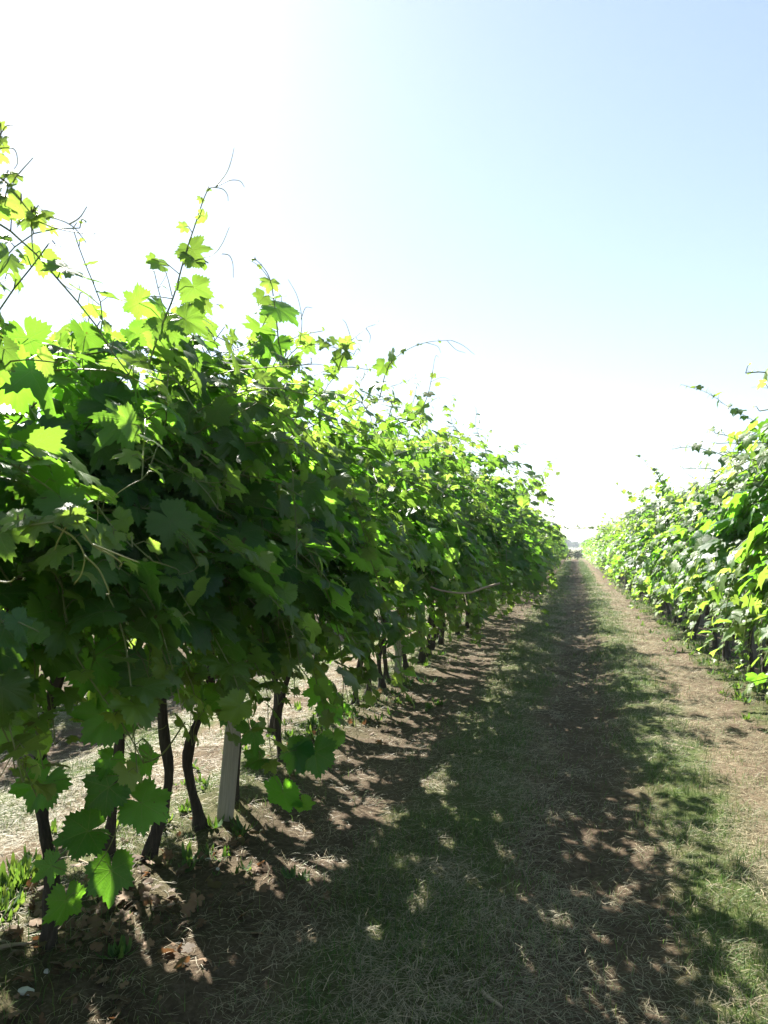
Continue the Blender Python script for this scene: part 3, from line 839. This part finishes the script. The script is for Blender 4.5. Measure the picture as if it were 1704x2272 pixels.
def blades(name, mat, n, r, y0, y1, x0, x1, what, flat, lmin, lmax, wid, label, tmix):
    x = r.uniform(x0, x1, n); y = sample_y(n, y0, y1, r)
    u = np.mod(x - ROW0 + 0.35 * (fbm(x * 1.7, y * 0.9, 31) - 0.5) * 2, PITCH_X)
    pr = band_share(u, what)
    clump = fbm(x * 3.1, y * 3.1, 17 if what == 'grass' else 19)
    near = np.clip((6 - y) / 4, 0, 1)
    if what == 'grass': pr = pr * np.clip((clump - 0.38) * 4.5, 0.06, 1) 
    else: pr = np.maximum(pr, near * 0.5 * (u > 0.8)) * np.clip((clump - 0.22) * 2.6, 0.08, 1)
    ok = r.random(n) < pr
    x, y = x[ok], y[ok]; m = len(x)
    far = np.clip(y / 5.0, 1, 6) ** 0.8
    L = r.uniform(lmin, lmax, m) * (1 + 0.12 * (far - 1)); W = wid * r.uniform(0.6, 1.4, m) * far
    az = r.uniform(0, 2 * np.pi, m)
    h = np.stack([np.cos(az), np.sin(az), np.zeros(m)], -1); s = np.stack([-np.sin(az), np.cos(az), np.zeros(m)], -1)
    up = np.array([0, 0, 1.0])
    B = np.stack([x, y, gz(x, y)], -1)
    if flat:
        B[:, 2] += np.abs(r.normal(0, 0.010, m)) + 0.002
        el = np.abs(r.normal(0, 0.22, m)); el = np.where(r.random(m) < 0.03, r.uniform(0.4, 1.1, m), el)
        d0 = h * np.cos(el)[:, None] + up * np.sin(el)[:, None]
        d1 = nrm(d0 + s * r.normal(0, 0.3, m)[:, None] - up * (0.10 + el[:, None] * 0.5))
    else:
        el = r.uniform(0.6, 1.45, m)
        d0 = h * np.cos(el)[:, None] + up * np.sin(el)[:, None]
        d1 = nrm(d0 + h * r.uniform(0.2, 0.9, m)[:, None] - up * 0.25)
    Pm = B + d0 * (L * 0.5)[:, None]; Pe = Pm + d1 * (L * 0.5)[:, None]
    ws = (s * np.cos(r.uniform(-0.8, 0.8, m))[:, None] + up * 0.25) * W[:, None] * 0.5
    V = np.stack([B - ws, B + ws, Pm - ws * 0.85, Pm + ws * 0.85, Pe], 1).reshape(-1, 3)
    T = np.array([(0, 1, 3), (0, 3, 2), (2, 3, 4)])
    TT = (T[None] + (np.arange(m) * 5)[:, None, None]).reshape(-1, 3)
    tint = np.stack([tmix(r, m, x, y), r.random(m), r.random(m)], -1)
    o = link(name, make_mesh(name, V, TT, M[mat], None, np.repeat(tint, 5, axis=0), smooth=False))
    tag(o, label, name.replace('_', ' '), kind='stuff')

rg = np.random.default_rng(77)
blades('dry_clippings', 'straw', 760000, rg, 1.15, 34, -5.6, 2.1, 'straw', True, 0.025, 0.11, 0.0021,
       'pale dry grass clippings lying loose over the whole path', lambda r, m, x, y: np.clip(r.normal(0.45, 0.3, m) + 0.25 * (fbm(x * 1.2, y * 1.2, 41) - 0.5) * 2, 0, 1))
blades('grass', 'grass', 520000, rg, 1.15, 80, -5.6, 2.3, 'grass', False, 0.03, 0.10, 0.0028,
       'short green grass growing in strips along the path', lambda r, m, x, y: np.clip(r.normal(0.3, 0.25, m), 0, 1))

def broad_leaf(n=7):
    t = np.linspace(0, 1, n); w = 0.15 * np.sin(np.pi * t ** 0.9) * (1 + 0.25 * np.sin(t * 25)) + 0.008
    V = np.concatenate([np.stack([-w, t, (0.10 * np.sin(t * 3) - 0.32 * t ** 2)], -1), np.stack([0 * w, t, (0.10 * np.sin(t * 3) - 0.32 * t ** 2) - 0.03], -1), np.stack([w, t, (0.10 * np.sin(t * 3) - 0.32 * t ** 2)], -1)])
    T = []
    for a in (0, n):
        for i in range(n - 1): T += [(a + i, a + n + i, a + n + i + 1), (a + i, a + n + i + 1, a + i + 1)]
    return V, np.array(T)
BL = broad_leaf()

def rosette(mb, p, r, size, count):
    for k in range(count):
        az = r.uniform(0, 6.283); el = r.uniform(0.1, 0.95); s = size * r.uniform(0.6, 1.2)
        h = np.array([math.cos(az), math.sin(az), 0]); sd = np.array([-math.sin(az), math.cos(az), 0])
        d = h * math.cos(el) + np.array([0, 0, math.sin(el)]); nn = np.cross(sd, d)
        W = BL[0][:, :1] * sd + BL[0][:, 1:2] * d + BL[0][:, 2:] * nn
        mb.add(p + W * s + np.array([0, 0, 0.005]), BL[1], None, (r.random(), np.clip(r.normal(0.35, 0.25), 0, 1), r.random()))

rw = np.random.default_rng(31)
mb = MB()
for i in range(620):
    y = 2.2 * (42 / 2.2) ** rw.random()
    side = rw.random()
    x = LEFT_X + rw.normal(0.05, 0.28) if side < 0.5 else RIGHT_X - 0.12 + rw.normal(-0.05, 0.22) if side < 2 else 0
    if fbm(np.array([x * 0.8]), np.array([y * 0.9]), 55)[0] < 0.42 and side < 0.5: continue
    if y < 5.5 and x > -2.3 and side < 0.5 and rw.random() < 0.8: continue
    [rosette(mb, np.array([x + rw.normal(0, .05), y + rw.normal(0, .05), float(gz(x, y))]), rw, rw.uniform(0.03, 0.09) * (1 + y * 0.012), rw.integers(4, 9)) for _ in range(3)]
tag(link('weeds', mb.mesh('weeds', M['weed'])), 'low leafy green weeds growing under the vine rows', 'weeds', kind='stuff')

# a few weed plants that stand out at the bottom left
wp = [(-2.45, 2.62, 'bushy sunlit weed plant with long leaves at the left picture edge'),
      (-2.60, 2.90, 'small sunlit weed plant behind the bushy one at the left picture edge'),
      (-2.30, 3.95, 'tuft of narrow sunlit weed leaves beside the first concrete post'),
      (-1.78, 2.55, 'lone small weed with upright leaves in the brown leaf litter')]
for i, (x, y, lab) in enumerate(wp):
    mb = MB()
    for k in range(16 if i < 2 else 6):
        rosette(mb, np.array([rw.normal(0, 0.045 if i < 2 else 0.02), rw.normal(0, 0.045 if i < 2 else 0.02), 0]), rw, rw.uniform(0.06, 0.12) if i < 2 else 0.06, 6)
    o = link('weed_plant', mb.mesh('weed_plant', M['weed'])); o.location = (x, y, float(gz(x, y)))
    tag(o, lab, 'weed', 'weed plants at the foot of the left row')

# fallen brown leaves under the left row
rl = np.random.default_rng(8); n = 360
x = rl.normal(-1.95, 0.25, n); y = np.where(rl.random(n) < 0.75, rl.normal(2.75, 0.5, n), rl.uniform(1.6, 9, n))
pos = np.stack([x, y, gz(x, y) + rl.uniform(0.008, 0.035, n)], -1)
mb = MB(); scatter_leaves(mb, 1, pos, np.array([0, 0, 1.0]) + rl.normal(0, 0.45, (n, 3)), rl.normal(0, 1, (n, 3)), rl.uniform(0.02, 0.085, n), np.stack([rl.random(n), rl.random(n), rl.random(n)], -1), rl)
tag(link('leaf_litter', mb.mesh('leaf_litter', M['dead_leaf'])), 'curled brown fallen leaves heaped at the foot of the left vines', 'leaf litter', kind='stuff')

# a few stones and prunings that catch the eye on the ground
def ground_at(px, py):
    c = np.array([0, 0, CAM_H]); d = at(px, py, 1.0) - c
    p = c + d * (-CAM_H / d[2]); p[2] = float(gz(p[0], p[1]))
    return p
def stone_mesh(seed, size):
    r = np.random.default_rng(seed); nu, nv = 10, 7; V = []
    sc = r.uniform(0.6, 1.2, 3) * np.array([1.2, 0.9, 0.6])
    for a in range(1, nv):
        for b in range(nu):
            th, ph = math.pi * a / nv, 2 * math.pi * b / nu
            V.append(np.array([math.sin(th) * math.cos(ph), math.sin(th) * math.sin(ph), math.cos(th)]) * sc * size * r.uniform(0.82, 1.15))
    V += [np.array([0, 0, sc[2] * size]), np.array([0, 0, -sc[2] * size])]; n = len(V); T = []
    for a in range(nv - 2):
        for b in range(nu):
            p, q = a * nu + b, a * nu + (b + 1) % nu
            T += [(p, p + nu, q + nu), (p, q + nu, q)]
    for b in range(nu): T += [(n - 2, b, (b + 1) % nu), (n - 1, (nv - 2) * nu + (b + 1) % nu, (nv - 2) * nu + b)]
    mb = MB(); mb.add(np.array(V), np.array(T)); return mb.mesh('stone', M['stone'], smooth=False)
for k, (px, py, sz, lab) in enumerate([(56, 2164, .028, 'white angular stone in the bottom left corner of the ground'), (449, 1869, .014, 'small pale stone on bare soil in front of the nearest concrete post'),
        (100, 2120, .013, 'grey pebble just above the white angular stone'), (470, 1890, .012, 'tiny pale pebble right beside the small pale stone')]):
    o = link('stone', stone_mesh(k, sz)); o.location = ground_at(px, py); o.location.z += sz * 0.25
    tag(o, lab, 'stone', 'stones on the ground')
for k, (a, b, rd, lab) in enumerate([((-10, 2092), (112, 2062), .008, 'long dead twig lying on the soil at the bottom left edge'), ((150, 1868), (212, 1906), .006, 'pale pruned twig in the litter behind the hanging shoot'),
        ((1440, 1612), (1500, 1622), .006, 'dark thin twig lying on the dry right hand strip'), ((1042, 2150), (1085, 2178), .009, 'short broken stick among the clippings in the middle of the path'),
        ((330, 1985), (372, 1960), .005, 'short brown twig on the shaded soil right of the leaf litter')]):
    A, B = ground_at(*a), ground_at(*b); c = (A + B) / 2; r = np.random.default_rng(600 + k)
    pts = smooth_path([A - c, (A - c) * 0.4 + r.normal(0, 0.012, 3) * [1, 1, 0], (B - c) * 0.4 + r.normal(0, 0.012, 3) * [1, 1, 0.0], B - c], 14) + np.array([0, 0, rd + 0.006])
    mb = MB(); mb.add(*tube(pts, np.linspace(rd, rd * 0.6, 14) * (1 + r.normal(0, 0.08, 14)), 7))
    o = link('twig', mb.mesh('twig', M['dry_wood'])); o.location = c
    tag(o, lab, 'twig', 'twigs on the ground')

# ------------------------------------------------------------------ far trees
def shrub(name, loc, h, wd, seed, lab, cat, grp, trunk_h):
    r = np.random.default_rng(seed); n = 520
    root = empty(name, loc)
    v = nrm(r.normal(0, 1, (n, 3))) * (r.random((n, 1)) ** 0.4) * np.array([wd, wd, (h - trunk_h) / 2]) * (0.75 + 0.5 * r.random((n, 1)))
    v[:, 2] += trunk_h + (h - trunk_h) / 2
    mb = MB(); scatter_leaves(mb, 3, v, r.normal(0, 1, (n, 3)) + np.array([0, 0, .6]), r.normal(0, 1, (n, 3)), np.full(n, h * 0.16), np.stack([r.random(n), r.random(n) * .3, r.random(n)], -1), r)
    link('crown', mb.mesh('crown', M['far_leaf']), root)
    mb = MB(); mb.add(*tube(np.array([[0, 0, -0.3], [0.02 * h, 0, h * 0.3], [0, 0.02 * h, h * 0.7]]), [h * 0.04, h * 0.03, h * 0.012], 6))
    link('trunk', mb.mesh('trunk', M['bark']), root)
    tag(root, lab, cat, grp)
for i, (x, y, h, wd) in enumerate([(-1.1, 92, 1.5, 0.9), (0.4, 93, 1.2, 0.8), (1.6, 91.5, 1.6, 0.9)]):
    shrub('shrub', (x, y, 0), h, wd, 60 + i, 'low green shrub closing the far end of the path between the rows', 'shrub', 'shrubs at the far end of the path', 0.1)
for i in range(9):
    y = random.uniform(300, 460); x = y * (-0.03 + 0.008 * i) + random.uniform(-2, 2)
    shrub('tree', (x, y, 0), random.uniform(4, 6.5), random.uniform(2, 3.4), 80 + i, 'tiny hazy tree on the horizon in the gap between the rows', 'tree', 'trees on the horizon', 1.0)

# ------------------------------------------------------------------ air
def build_haze():
    x, y0, y1, z0, z1 = 1600, -420, 1400, -3, 16.5
    V = [(a, b, c) for c in (z0, z1) for b in (y0, y1) for a in (-x, x)]
    T = [(0, 2, 3), (0, 3, 1), (4, 5, 7), (4, 7, 6), (0, 1, 5), (0, 5, 4), (2, 6, 7), (2, 7, 3), (0, 4, 6), (0, 6, 2), (1, 3, 7), (1, 7, 5)]
    N = NT('haze')
    v = N.n('ShaderNodeVolumePrincipled'); v.inputs['Color'].default_value = (0.82, 0.90, 1.0, 1); v.inputs['Density'].default_value = 0.0006
    v.inputs['Anisotropy'].default_value = 0.3
    N.l(v.outputs[0], N.out.inputs['Volume'])
    tag(link('haze', make_mesh('haze', np.array(V, dtype=float), np.array(T), N.m, smooth=False)), kind='stuff')
build_haze()
